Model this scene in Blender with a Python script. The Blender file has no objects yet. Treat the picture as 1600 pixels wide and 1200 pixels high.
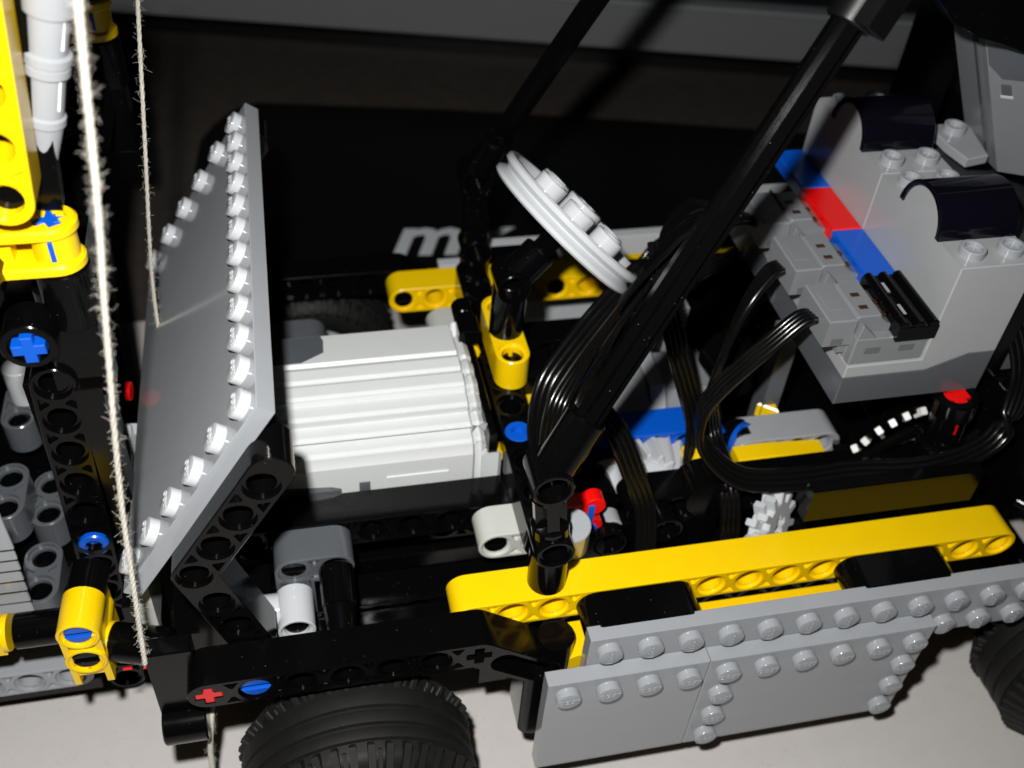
import bpy, bmesh, math, random
from mathutils import Vector, Matrix
from mathutils.geometry import tessellate_polygon
random.seed(7)
# one Blender unit = one stud pitch of the toy bricks (8 mm)
S = bpy.context.scene
COL = S.collection
R = math.radians
GROUND = -6.4

# ------------------------------------------------------------------ camera
cam_d = bpy.data.cameras.new('camera')
cam = bpy.data.objects.new('camera', cam_d); COL.objects.link(cam)
cam.matrix_world = Matrix(((0.97653238, 0.0963095, -0.19263694, -3.284),
                           (-0.20586406, 0.68021979, -0.70350624, -14.242),
                           (0.06328113, 0.72665365, 0.68408331, 20.944),
                           (0, 0, 0, 1)))
cam_d.sensor_width = 36; cam_d.lens = 36.76
cam_d.clip_start = 0.5; cam_d.clip_end = 500
cam_d.dof.use_dof = True; cam_d.dof.focus_distance = 22.5; cam_d.dof.aperture_fstop = 0.16
S.camera = cam
# ------------------------------------------------------------------ world: an unlit room
w = bpy.data.worlds.new('World'); S.world = w; w.use_nodes = True
w.node_tree.nodes['Background'].inputs[0].default_value = (0.8, 0.85, 1, 1)
w.node_tree.nodes['Background'].inputs[1].default_value = 0.003
# ------------------------------------------------------------------ the camera's flash
fl = bpy.data.lights.new('flash', 'SPOT'); flash = bpy.data.objects.new('flash', fl); COL.objects.link(flash)
fl.energy = 44000; fl.color = (1.0, 0.985, 0.96); fl.shadow_soft_size = 0.42
fl.spot_size = R(160); fl.spot_blend = 1.0
cr = cam.matrix_world.to_3x3()
flash.location = cam.matrix_world.translation + cr @ Vector((-1.5, 2.5, 0.0))
aim = (cr @ Vector((-0.10, -0.05, -1))).normalized()
flash.rotation_euler = aim.to_track_quat('-Z', 'Y').to_euler()
# ------------------------------------------------------------------ exposure
S.view_settings.view_transform = 'Standard'; S.view_settings.look = 'None'
S.view_settings.exposure = 0; S.view_settings.gamma = 1; S.view_settings.use_curve_mapping = False

# ------------------------------------------------------------------ materials
def mat(name, col, rough=0.22, spec=0.5, bump=0.0, bscale=60, metal=0.0, dust=0.0, mottle=0.04, coat=0.0, trans=0.0):
    m = bpy.data.materials.new(name); m.use_nodes = True
    nt = m.node_tree; N = nt.nodes; L = nt.links
    b = N['Principled BSDF']
    b.inputs['Roughness'].default_value = rough; b.inputs['Metallic'].default_value = metal
    b.inputs['Specular IOR Level'].default_value = spec
    if coat: b.inputs['Coat Weight'].default_value = coat; b.inputs['Coat Roughness'].default_value = 0.05
    if trans: b.inputs['Transmission Weight'].default_value = trans
    tc = N.new('ShaderNodeTexCoord')
    no = N.new('ShaderNodeTexNoise'); no.inputs['Scale'].default_value = 1.7; no.inputs['Detail'].default_value = 6
    L.new(tc.outputs['Object'], no.inputs['Vector'])
    mx = N.new('ShaderNodeMix'); mx.data_type = 'RGBA'
    mx.inputs['A'].default_value = tuple(c * (1 - mottle) for c in col) + (1,)
    mx.inputs['B'].default_value = tuple(min(1, c * (1 + mottle)) for c in col) + (1,)
    L.new(no.outputs['Fac'], mx.inputs['Factor'])
    out = mx.outputs['Result']
    if dust > 0:
        vo = N.new('ShaderNodeTexVoronoi'); vo.inputs['Scale'].default_value = 5.5; vo.inputs['Randomness'].default_value = 1
        L.new(tc.outputs['Object'], vo.inputs['Vector'])
        n2 = N.new('ShaderNodeTexNoise'); n2.inputs['Scale'].default_value = 40
        L.new(tc.outputs['Object'], n2.inputs['Vector'])
        ma = N.new('ShaderNodeMath'); ma.operation = 'MULTIPLY'; ma.inputs[1].default_value = 0.06
        L.new(n2.outputs['Fac'], ma.inputs[0])
        lt = N.new('ShaderNodeMath'); lt.operation = 'LESS_THAN'
        L.new(vo.outputs['Distance'], lt.inputs[0]); L.new(ma.outputs[0], lt.inputs[1])
        ml = N.new('ShaderNodeMath'); ml.operation = 'MULTIPLY'; ml.inputs[1].default_value = dust
        L.new(lt.outputs[0], ml.inputs[0])
        m2 = N.new('ShaderNodeMix'); m2.data_type = 'RGBA'; m2.inputs['B'].default_value = (0.35, 0.33, 0.3, 1)
        L.new(ml.outputs[0], m2.inputs['Factor']); L.new(out, m2.inputs['A']); out = m2.outputs['Result']
    L.new(out, b.inputs['Base Color'])
    # uneven gloss
    mr = N.new('ShaderNodeMapRange'); mr.inputs['To Min'].default_value = rough * 0.8; mr.inputs['To Max'].default_value = min(1, rough * 1.25)
    n3 = N.new('ShaderNodeTexNoise'); n3.inputs['Scale'].default_value = 3.1; n3.inputs['Detail'].default_value = 8
    L.new(tc.outputs['Object'], n3.inputs['Vector']); L.new(n3.outputs['Fac'], mr.inputs['Value']); L.new(mr.outputs['Result'], b.inputs['Roughness'])
    if bump > 0:
        n4 = N.new('ShaderNodeTexNoise'); n4.inputs['Scale'].default_value = bscale; n4.inputs['Detail'].default_value = 4
        L.new(tc.outputs['Object'], n4.inputs['Vector'])
        bp = N.new('ShaderNodeBump'); bp.inputs['Strength'].default_value = bump; bp.inputs['Distance'].default_value = 0.02
        L.new(n4.outputs['Fac'], bp.inputs['Height']); L.new(bp.outputs['Normal'], b.inputs['Normal'])
    return m
M = dict(
    black=mat('black_plastic', (0.0018, 0.0018, 0.002), 0.14, 0.22, 0.03, 8, dust=0.7),
    blackrough=mat('matt_black_plastic', (0.003, 0.003, 0.0033), 0.35, 0.25, 0.1, 60, dust=0.7),
    yellow=mat('yellow_plastic', (0.88, 0.57, 0.002), 0.22, 0.5, 0.02, 8),
    greyr=mat('receiver_grey_plastic', (0.335, 0.345, 0.355), 0.2, 0.5, 0.04, 14, dust=0.08),
    grey=mat('light_grey_plastic', (0.30, 0.315, 0.335), 0.11, 0.5, 0.02, 10, dust=0.3),
    pale=mat('pale_grey_plastic', (0.50, 0.52, 0.54), 0.13, 0.5, 0.02, 10),
    cream=mat('old_light_grey_plastic', (0.50, 0.51, 0.47), 0.15, 0.5, 0.03, 10),
    white=mat('white_grey_plastic', (0.60, 0.62, 0.62), 0.42, 0.35, 0.12, 40),
    dark=mat('dark_grey_plastic', (0.085, 0.093, 0.102), 0.2, 0.5, 0.03, 10),
    plug=mat('mid_grey_plastic', (0.19, 0.20, 0.21), 0.32, 0.5, 0.05, 30),
    plugdark=mat('shadow_grey_plastic', (0.12, 0.125, 0.135), 0.4),  # darker copy of the plug grey, shade for its recesses put into the colour
    blue=mat('blue_plastic', (0.002, 0.085, 0.52), 0.24, 0.5, 0.02, 8),
    red=mat('red_plastic', (0.75, 0.004, 0.003), 0.24, 0.5, 0.02, 8),
    dome=mat('dark_tinted_plastic', (0.003, 0.0025, 0.0055), 0.10, 0.55, 0.05, 6),
    rubber=mat('tyre_rubber', (0.0058, 0.0056, 0.0054), 0.6, 0.3, 0.3, 35, dust=0.8, mottle=0.2),
    wire=mat('cable_rubber', (0.003, 0.003, 0.003), 0.2, 0.5, 0.05, 10),
    copper=mat('copper_contact', (0.12, 0.05, 0.025), 0.35, 0.5, metal=0.7),
    white2=mat('white_plastic', (0.78, 0.78, 0.76), 0.3),
    tan=mat('beige_hose', (0.42, 0.36, 0.27), 0.4),
    slab=mat('satin_black_case', (0.0016, 0.0016, 0.0018), 0.5, 0.3),
    print=mat('silver_print', (0.58, 0.62, 0.64), 0.5),
    alu=mat('brushed_metal_grey', (0.14, 0.147, 0.147), 0.5, 0.4, 0.1, 30),
    desk=mat('dark_brown_desk', (0.062, 0.053, 0.047), 0.3, 0.5, 0.05, 4, mottle=0.3),
)
# white table: fine grey speckle and soft stains
def table_mat():
    m = mat('white_table_laminate', (0.56, 0.535, 0.515), 0.3, 0.5, 0.05, 30, mottle=0.05)
    nt = m.node_tree; N = nt.nodes; L = nt.links; b = N['Principled BSDF']
    src = b.inputs['Base Color'].links[0].from_socket
    tc = N.new('ShaderNodeTexCoord')
    n = N.new('ShaderNodeTexNoise'); n.inputs['Scale'].default_value = 7; n.inputs['Detail'].default_value = 9; n.inputs['Roughness'].default_value = 0.75
    L.new(tc.outputs['Object'], n.inputs['Vector'])
    mr = N.new('ShaderNodeMapRange'); mr.inputs['From Min'].default_value = 0.58; mr.inputs['From Max'].default_value = 0.70; mr.inputs['To Max'].default_value = 0.40
    L.new(n.outputs['Fac'], mr.inputs['Value'])
    mx = N.new('ShaderNodeMix'); mx.data_type = 'RGBA'; mx.inputs['B'].default_value = (0.25, 0.22, 0.20, 1)
    L.new(mr.outputs['Result'], mx.inputs['Factor']); L.new(src, mx.inputs['A']); L.new(mx.outputs['Result'], b.inputs['Base Color'])
    return m
M['table'] = table_mat()
# wool string
def string_mat():
    return mat('cotton_string', (0.55, 0.52, 0.45), 0.9, 0.1, 0.6, 25, mottle=0.12)
M['string'] = string_mat()

# ------------------------------------------------------------------ mesh helpers
def frame(o, U, V):
    U = Vector(U).normalized(); V = Vector(V); V = (V - U * V.dot(U)).normalized(); W = U.cross(V)
    return Matrix(((U.x, V.x, W.x, o[0]), (U.y, V.y, W.y, o[1]), (U.z, V.z, W.z, o[2]), (0, 0, 0, 1)))
def axis_frame(o, d):
    d = Vector(d).normalized(); up = Vector((0, 0, 1)) if abs(d.z) < 0.9 else Vector((1, 0, 0))
    u = up.cross(d).normalized(); v = d.cross(u)
    return Matrix(((u.x, v.x, d.x, o[0]), (u.y, v.y, d.y, o[1]), (u.z, v.z, d.z, o[2]), (0, 0, 0, 1)))
I4 = Matrix.Identity(4)
def area(p): return 0.5 * sum(p[i][0] * p[(i + 1) % len(p)][1] - p[(i + 1) % len(p)][0] * p[i][1] for i in range(len(p)))
def ccw(p): return list(p) if area(p) > 0 else list(reversed(p))
def inset(p, d):
    n = len(p); out = []
    for i in range(n):
        a, b, c = Vector(p[i - 1]), Vector(p[i]), Vector(p[(i + 1) % n])
        e1 = (b - a); e2 = (c - b)
        if e1.length < 1e-9 or e2.length < 1e-9: out.append((b.x, b.y)); continue
        e1.normalize(); e2.normalize()
        n1 = Vector((-e1.y, e1.x)); n2 = Vector((-e2.y, e2.x)); m = n1 + n2
        if m.length < 1e-6: m = n1.copy()
        m.normalize(); k = max(0.35, m.dot(n1)); q = b + m * (d / k); out.append((q.x, q.y))
    return out
def circ(cx, cy, r, n=20, a0=0.0): return [(cx + r * math.cos(a0 + 2 * math.pi * i / n), cy + r * math.sin(a0 + 2 * math.pi * i / n)) for i in range(n)]
def plus(cx, cy, h=0.30, w_=0.115, ang=0.0):
    p = [(w_, w_), (w_, h), (-w_, h), (-w_, w_), (-h, w_), (-h, -w_), (-w_, -w_), (-w_, -h), (w_, -h), (w_, -w_), (h, -w_), (h, w_)]
    c, s = math.cos(ang), math.sin(ang)
    return [(cx + x * c - y * s, cy + x * s + y * c) for x, y in p]
def rrect(x0, y0, x1, y1, r=0.1, n=4):
    out = []
    for (cx, cy, a) in ((x1 - r, y1 - r, 0), (x0 + r, y1 - r, 90), (x0 + r, y0 + r, 180), (x1 - r, y0 + r, 270)):
        for i in range(n + 1):
            t = R(a + 90 * i / n); out.append((cx + r * math.cos(t), cy + r * math.sin(t)))
    return out

class MB:
    def __init__(s): s.v = []; s.f = []
    def add(s, vs, fs, F=I4):
        o = len(s.v); s.v += [tuple(F @ Vector(v)) for v in vs]; s.f += [tuple(i + o for i in f) for f in fs]
    def prism(s, outer, t0, t1, F=I4, holes=(), bev=0.02, capb=True, capt=True):
        outer = ccw(outer); holes = [list(reversed(ccw(h))) for h in holes]
        n = len(outer); vs = []; fs = []
        def ring(p, z):
            o = len(vs); vs.extend([(x, y, z) for x, y in p]); return o
        bb = bev if capb else 0; bt = bev if capt else 0
        inn = inset(outer, bev) if bev else outer
        rings = []
        if bb: rings.append(ring(inn, t0)); rings.append(ring(outer, t0 + bb))
        else: rings.append(ring(outer, t0))
        if bt: rings.append(ring(outer, t1 - bt)); rings.append(ring(inn, t1))
        else: rings.append(ring(outer, t1))
        for a, b in zip(rings, rings[1:]):
            for i in range(n):
                j = (i + 1) % n; fs.append((a + i, a + j, b + j, b + i))
        hb = [ring(h, t0) for h in holes]; ht = [ring(h, t1) for h in holes]
        for a, b, h in zip(hb, ht, holes):
            m = len(h)
            for i in range(m):
                j = (i + 1) % m; fs.append((a + i, a + j, b + j, b + i))
        for (cap, top, base, hs) in ((capt, True, rings[-1], ht), (capb, False, rings[0], hb)):
            if not cap: continue
            loops = [[Vector((x, y, 0)) for x, y in [(vs[base + i][0], vs[base + i][1]) for i in range(n)]]]
            idx = list(range(base, base + n))
            for a, h in zip(hs, holes):
                loops.append([Vector((x, y, 0)) for x, y in h]); idx += list(range(a, a + len(h)))
            if not holes and n <= 4:
                q = tuple(idx); fs.append(q if top else tuple(reversed(q))); continue
            for t in tessellate_polygon(loops):
                a, b, c = (idx[k] for k in t)
                ar = (vs[b][0] - vs[a][0]) * (vs[c][1] - vs[a][1]) - (vs[c][0] - vs[a][0]) * (vs[b][1] - vs[a][1])
                if abs(ar) < 1e-10: continue
                if (ar > 0) != top: b, c = c, b
                fs.append((a, b, c))
        s.add(vs, fs, F); return s
    def box(s, x0, x1, y0, y1, z0, z1, F=I4, bev=0.025):
        return s.prism([(x0, y0), (x1, y0), (x1, y1), (x0, y1)], z0, z1, F, bev=bev)
    def lathe(s, prof, F=I4, n=28):
        vs = []; fs = []
        for r, t in prof:
            for i in range(n):
                a = 2 * math.pi * i / n; vs.append((r * math.cos(a), r * math.sin(a), t))
        for k in range(len(prof) - 1):
            for i in range(n):
                j = (i + 1) % n; fs.append((k * n + i, k * n + j, (k + 1) * n + j, (k + 1) * n + i))
        if prof[0][0] > 1e-6: fs.append(tuple(reversed(range(n))))
        if prof[-1][0] > 1e-6: fs.append(tuple((len(prof) - 1) * n + i for i in range(n)))
        s.add(vs, fs, F); return s
    def cyl(s, a, b, r, n=20, bev=0.025, r2=None):
        a = Vector(a); b = Vector(b); L = (b - a).length; r2 = r if r2 is None else r2
        return s.lathe([(r - bev, 0), (r, bev), (r2, L - bev), (r2 - bev, L)], axis_frame(a, b - a), n)
    def hub(s, a, b, r=0.46, hole=0.3, depth=0.7, n=24, ctr=0.385):
        a = Vector(a); b = Vector(b); L = (b - a).length; d = min(depth, L * 0.45)
        return s.lathe([(0.001, d), (hole, d), (hole, 0.1), (ctr, 0.1), (ctr, 0.0), (r - 0.02, 0), (r, 0.02), (r, L - 0.02), (r - 0.02, L), (ctr, L), (ctr, L - 0.1), (hole, L - 0.1), (hole, L - d), (0.001, L - d)], axis_frame(a, b - a), n)
    def sweep(s, pts, prof, sides=None, cap=True):
        pts = [Vector(p) for p in pts]; n = len(prof); vs = []; fs = []; prev = None
        for k, p in enumerate(pts):
            t = (pts[min(k + 1, len(pts) - 1)] - pts[max(k - 1, 0)]).normalized()
            if sides: u = Vector(sides[k])
            elif prev is None: u = Vector((0, 0, 1)).cross(t) if abs(t.z) < 0.9 else Vector((1, 0, 0))
            else: u = prev
            u = (u - t * u.dot(t)).normalized(); prev = u; v = t.cross(u)
            for x, y in prof: vs.append(tuple(p + u * x + v * y))
        for k in range(len(pts) - 1):
            for i in range(n):
                j = (i + 1) % n; fs.append((k * n + i, k * n + j, (k + 1) * n + j, (k + 1) * n + i))
        if cap: fs.append(tuple(reversed(range(n)))); fs.append(tuple((len(pts) - 1) * n + i for i in range(n)))
        s.add(vs, fs); return s
    def mesh(s, name, m, ang=32):
        me = bpy.data.meshes.new(name); me.from_pydata(s.v, [], s.f); me.validate()
        bm = bmesh.new(); bm.from_mesh(me); bmesh.ops.recalc_face_normals(bm, faces=bm.faces); bm.to_mesh(me); bm.free()
        me.polygons.foreach_set('use_smooth', [True] * len(me.polygons)); me.set_sharp_from_angle(angle=R(ang))
        me.materials.append(m); return me

def smooth(pts, n=8):
    P = [Vector(p) for p in pts]; P = [P[0] * 2 - P[1]] + P + [P[-1] * 2 - P[-2]]; out = []
    for i in range(1, len(P) - 2):
        a, b, c, d = P[i - 1:i + 3]
        for k in range(n):
            t = k / n; out.append(0.5 * ((2 * b) + (c - a) * t + (2 * a - 5 * b + 4 * c - d) * t * t + (3 * b - a - 3 * c + d) * t ** 3))
    out.append(P[-2]); return out

# ------------------------------------------------------------------ object helpers
def thing(name, label, cat, loc=(0, 0, 0), group=None):
    o = bpy.data.objects.new(name, None); COL.objects.link(o); o.location = loc
    o.empty_display_size = 0.5; o['label'] = label; o['category'] = cat
    if group: o['group'] = group
    return o
def link(name, me, parent=None, label=None):
    o = bpy.data.objects.new(name, me); COL.objects.link(o)
    if parent is not None:
        o.parent = parent
        base = parent
        off = Vector(parent.location)
        if parent.parent is not None: off = off + parent.parent.location
        o.matrix_parent_inverse = Matrix.Translation(-off) if parent.type == 'EMPTY' else Matrix.Identity(4)
    if label: o['label'] = label
    return o
def part(name, mb, m, parent, label=None, ang=32):
    return link(name, mb.mesh(name, M[m], ang), parent, label)
def struct(name, mb, m):
    o = link(name, mb.mesh(name, M[m])); o['kind'] = 'structure'; return o
def put(name, me, parent, Mx, label=None):
    o = link(name, me, parent, label); o.matrix_basis = Mx; return o

# ------------------------------------------------------------------ brick parts
def outline(pts, r):
    pts = [Vector(p) for p in pts]; n = len(pts)
    def side(ps):
        out = []
        for i, p in enumerate(ps):
            if i == 0 or i == len(ps) - 1: continue
            d1 = (p - ps[i - 1]).normalized(); d2 = (ps[i + 1] - p).normalized()
            n1 = Vector((-d1.y, d1.x)); n2 = Vector((-d2.y, d2.x)); cr_ = d1.x * d2.y - d1.y * d2.x
            if cr_ < -1e-4:   # left side is outer -> arc
                a1 = math.atan2(n1.y, n1.x); a2 = math.atan2(n2.y, n2.x)
                if a2 > a1: a2 -= 2 * math.pi
                for k in range(7): a = a1 + (a2 - a1) * k / 6; out.append((p.x + r * math.cos(a), p.y + r * math.sin(a)))
            else:
                m = (n1 + n2).normalized(); q = p + m * (r / m.dot(n1)); out.append((q.x, q.y))
        return out
    def cap(p, d):
        a0 = math.atan2(d.y, d.x) + math.pi / 2
        return [(p.x + r * math.cos(a0 - math.pi * k / 12), p.y + r * math.sin(a0 - math.pi * k / 12)) for k in range(13)]
    L_ = side(pts); Rr = side(list(reversed(pts)))
    return ccw(L_ + cap(pts[-1], (pts[-1] - pts[-2]).normalized()) + Rr + cap(pts[0], (pts[0] - pts[1]).normalized()))
def beam(mb, pts, holes, F, th=0.975, r=0.4625, slots=(), skip_pocket=()):
    """studless beam in the local UV plane; holes = [(u, v, kind)]"""
    out = outline(pts, r); h = th / 2; d = 0.10
    inner = [circ(u, v, 0.30, 18) if k == 'o' else plus(u, v) for u, v, k in holes] + [outline(s_, 0.30) for s_ in slots]
    face = [circ(u, v, 0.385, 20) if k == 'o' else plus(u, v) for u, v, k in holes] + [outline(s_, 0.34) for s_ in slots]
    for i in range(len(holes) - 1):
        a = Vector(holes[i][:2]); b = Vector(holes[i + 1][:2]); dd = b - a
        if dd.length > 1.05 or i in skip_pocket: continue
        t = dd.normalized(); nn = Vector((-t.y, t.x)); m = (a + b) / 2
        for sg in (1, -1):
            face.append([tuple(m + t * 0.17 + nn * 0.37 * sg), tuple(m - t * 0.17 + nn * 0.37 * sg), tuple(m - t * 0.03 + nn * 0.16 * sg), tuple(m + t * 0.03 + nn * 0.16 * sg)])
    mb.prism(out, -h + d, h - d, F, inner, bev=0)
    mb.prism(out, h - d, h, F, face, bev=0.022, capb=False)
    mb.prism(out, -h, -h + d, F, face, bev=0.022, capt=False)
    return mb
def hs(n, kinds=None, u0=0): return [(u0 + i, 0, (kinds or {}).get(i, 'o')) for i in range(n)]
FX = lambda x, y, z: frame((x, y, z), (1, 0, 0), (0, 0, 1))     # u = X, v = Z, hole axis -Y
FYZ = lambda x, y, z: frame((x, y, z), (0, 1, 0), (0, 0, 1))    # u = Y, v = Z, hole axis X
FYX = lambda x, y, z: frame((x, y, z), (0, 1, 0), (-1, 0, 0))   # u = Y, hole axis Z
FXY = lambda x, y, z: frame((x, y, z), (1, 0, 0), (0, 1, 0))    # hole axis Z
FZX = lambda x, y, z: frame((x, y, z), (0, 0, 1), (1, 0, 0))    # u = Z, v = X, axis Y

def pin_end(mb, o, d, r=0.34):
    """slotted end of a friction pin, standing slightly sunk in a hole; o = face centre, d = outward"""
    F = axis_frame(Vector(o) - Vector(d).normalized() * 0.5, d)
    mb.lathe([(0.001, 0.30), (0.17, 0.30), (0.20, 0.44), (r - 0.03, 0.44), (r, 0.40), (r, 0.30), (0.28, 0.28), (0.28, 0.0), (0.001, 0)], F, 22)
    return mb
def slot_pin(mb, o, d, r=0.31):
    F = axis_frame(Vector(o) - Vector(d).normalized() * 0.5, d)
    for sg in (1, -1):
        pts = [(r * math.cos(R(a)), sg * (r * math.sin(R(a)))) for a in range(12, 169, 12)]
        mb.prism(pts, 0, 0.46, F, bev=0.03)
    mb.lathe([(0.001, 0.0), (r - 0.02, 0.0), (r - 0.02, 0.30), (0.001, 0.30)], F, 20)
    return mb
def axle(mb, a, b, h=0.295, w_=0.105):
    L_ = (Vector(b) - Vector(a)).length
    return mb.prism(plus(0, 0, h, w_), 0, L_, axis_frame(a, Vector(b) - Vector(a)), bev=0.02)

# ---- stud mesh with the raised lettering moulded on its top
def text_mesh(txt, size, ext, shear=0.0, offset=0.0, al='CENTER'):
    c = bpy.data.curves.new('lettering', 'FONT'); c.body = txt; c.size = size; c.extrude = ext; c.align_x = al; c.align_y = 'CENTER' if al == 'CENTER' else 'TOP_BASELINE'
    c.shear = shear; c.offset = offset; c.resolution_u = 2
    o = bpy.data.objects.new('lettering', c); COL.objects.link(o)
    dg = bpy.context.evaluated_depsgraph_get(); me = bpy.data.meshes.new_from_object(o.evaluated_get(dg))
    bpy.data.objects.remove(o); return me
def stud_mesh(m, letters=True, hollow=False):
    mb = MB()
    if hollow: mb.lathe([(0.3, 0), (0.3, 0.20), (0.285, 0.22), (0.215, 0.22), (0.20, 0.20), (0.20, 0.08), (0.001, 0.08)], n=24)
    else: mb.lathe([(0.3, 0), (0.3, 0.185), (0.291, 0.206), (0.275, 0.2125), (0.001, 0.2125)], n=24)
    if letters:
        t = text_mesh('LEGO', 0.21, 0.013, 0.15, 0.002)
        mb.add([(v.co.x, v.co.y, v.co.z + 0.2155) for v in t.vertices], [tuple(p.vertices) for p in t.polygons]); bpy.data.meshes.remove(t)
    return mb.mesh('stud', M[m])

# =================================================================== THE PLACE
t = MB(); t.box(-90, 90, -60, 120, GROUND - 1.2, GROUND - 0.35, bev=0); struct('desk', t, 'desk')
t = MB(); t.prism(rrect(-60, -40, 60, 19.5, 0.4), GROUND - 0.34, GROUND, bev=0.05); struct('table_top', t, 'table')

# shelf with a metal front edge at the back
sh = thing('metal_shelf', 'grey metal shelf front with a bright lip running across the dark background', 'shelf', (5, 36, GROUND))
SF = frame((-8.7, 39.7, 0), (38, -9.1, 0), (9.1, 38, 0))
t = MB(); t.box(-40, 75, 0, 1.0, -3.0, -0.75, SF, 0.06); part('front_rail', t, 'alu', sh)
t = MB(); t.box(-40, 75, -0.12, 0.9, -0.74, -0.45, SF, 0.1); part('lip', t, 'plug', sh)
t = MB(); t.box(-40, 75, 1.01, 24, -0.9, -0.62, SF, 0.02); part('shelf_board', t, 'dark', sh)
t = MB(); t.box(-40, 75, 6, 7, GROUND - 0.35, -3.01, SF, 0.02); part('support_panel', t, 'slab', sh)
t = MB(); t.box(-40, 75, 1.4, 2.0, -0.60, 0.2, SF, 0.02); part('back_strip', t, 'slab', sh)

# flat black case with silver print lying on the desk behind
case = thing('black_case', 'flat black case with silver lettering lying behind the toy car', 'case', (5, 28, GROUND))
t = MB()
SL = [(-7.6, 20.2), (28, 17.5), (30, 28.0), (22, 30.2), (15, 31.9), (5.2, 34.0), (-4.4, 35.6), (-5.6, 34.9), (-6.5, 33.6), (-7.1, 32.2), (-7.35, 29.7)]
t.prism(SL, GROUND + 0.005, -5.8, bev=0.12); part('case_body', t, 'slab', case)
tm = text_mesh('mk', 3.9, 0.006, 0.30, 0.10, 'LEFT'); tm.materials.clear(); tm.materials.append(M['print'])
o = link('printed_lettering', tm, case); o.matrix_basis = frame((0.75, 21.85, -5.79), (1, -0.09, 0), (0.09, 1, 0))

# =================================================================== TOY CAR
CAR = thing('toy_car', 'open toy car of plastic bricks with grey studded hood and yellow side beams', 'toy car', (5, 6, GROUND))
STUD = stud_mesh('grey'); STUDH = stud_mesh('pale'); STUDHOL = stud_mesh('grey', False, True)
FLIP = Matrix.Rotation(math.pi, 4, 'Z'); QUART = Matrix.Rotation(math.pi / 2, 4, 'Z')

# side beams
for y in (0, 12):
    t = beam(MB(), [(0, 0), (14, 0)], hs(15), FX(0, y, 0)); part('side_beam', t, 'yellow', CAR, 'long yellow beam with round holes along the %s side' % ('near' if y == 0 else 'far'))
for x in (0, 5): part('pin', slot_pin(MB(), (x, 11.55, 0), (0, -1, 0)), 'black', CAR)
# front arms (double bent)
for y, s in ((-1, 1), (13, -1)):
    pts = [(-6, 0), (0, 0), (1.6, -1.2), (1.6, -3.6)]
    t = beam(MB(), pts, hs(7, {0: '+', 6: '+'}, -6), FX(0, y, 0), slots=[[(0.62, -0.46), (1.5, -1.12)]])
    part('bent_arm', t, 'black', CAR, 'black double-bent arm over the %s front wheel' % ('near' if y < 0 else 'far'))
t = MB(); axle(t, (-6, -1.0, 0), (-6, -1.47, 0)); part('axle', t, 'red', CAR, 'red cross axle end')
t = slot_pin(MB(), (-5, -1.47, 0), (0, -1, 0), 0.33); part('pin', t, 'blue', CAR, 'blue slotted pin')
# spacers between side beam and door
for x in (3.0, 9.75):
    t = beam(MB(), [(x, 0), (x + 2, 0)], hs(3, None, x), FX(0, -1, 0)); part('spacer_beam', t, 'black', CAR)
    t = beam(MB(), [(x, 0), (x + 2, 0)], hs(3, None, x), FX(0, 13, 0)); part('spacer_beam', t, 'black', CAR)
# black post under the near side beam between arm and door
t = MB(); t.cyl((2.0, -0.9, -3.5), (2.0, -0.9, -0.5), 0.46); t.box(0.3, 1.4, -0.45, 0.45, -3, -0.5); part('post', t, 'black', CAR)
t = beam(MB(), [(2.6, 0), (12.0, 0)], hs(9, None, 3), FX(0, -0.74, -1.51)); part('lower_side_beam', t, 'yellow', CAR)

# door panels with studs facing out
DF = frame((3.0, -1.80, -0.05), (1, 0, 0), (0, 0, 1))     # W = -Y : outward
def door_panel(u0, u1, v0, v1, w0, w1, studs, label, m='grey', flip=None, d=CAR, Fm=DF, sm=None):
    t = MB(); t.prism([(u0, v0), (u1, v0), (u1, v1), (u0, v1)], w0, w1, Fm, bev=0.018)
    p = part('door_panel', t, m, d, label)
    for u, v in studs:
        put('stud', sm or STUD, p, Fm @ Matrix.Translation((u, v, w1)) @ flip)
    return p
door_panel(-0.48, 15.48, -1.48, 0.48, -0.4, 0, [(k, 0) for k in range(16)] + [(k, -1) for k in range(9, 16)], 'long light grey strip with two rows of studs', flip=QUART)
door_panel(-1.49, 2.49, -4.48, -0.52, 0.003, 0.4, [(k, -1) for k in (-1, 0, 1, 2)], 'square light grey panel with one row of studs', flip=FLIP)
door_panel(2.51, 8.48, -4.48, -0.52, 0.003, 0.4, [(k, -1) for k in range(3, 9)] + [(3, v) for v in (-2, -3, -4)] + [(8, v) for v in (-2, -3, -4)], 'light grey panel with studs along three edges', flip=FLIP)
t = MB(); t.prism([(2.5, -1.5), (18.5, -1.5), (18.5, 0.48), (2.5, 0.48)], -13.85, -13.45, FX(0, 0, 0), bev=0.02)
t.prism([(1.5, -4.5), (11.5, -4.5), (11.5, -0.5), (1.5, -0.5)], -14.25, -13.855, FX(0, 0, 0), bev=0.02); part('door_panel', t, 'pale', CAR, 'light grey far door seen from inside')

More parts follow.
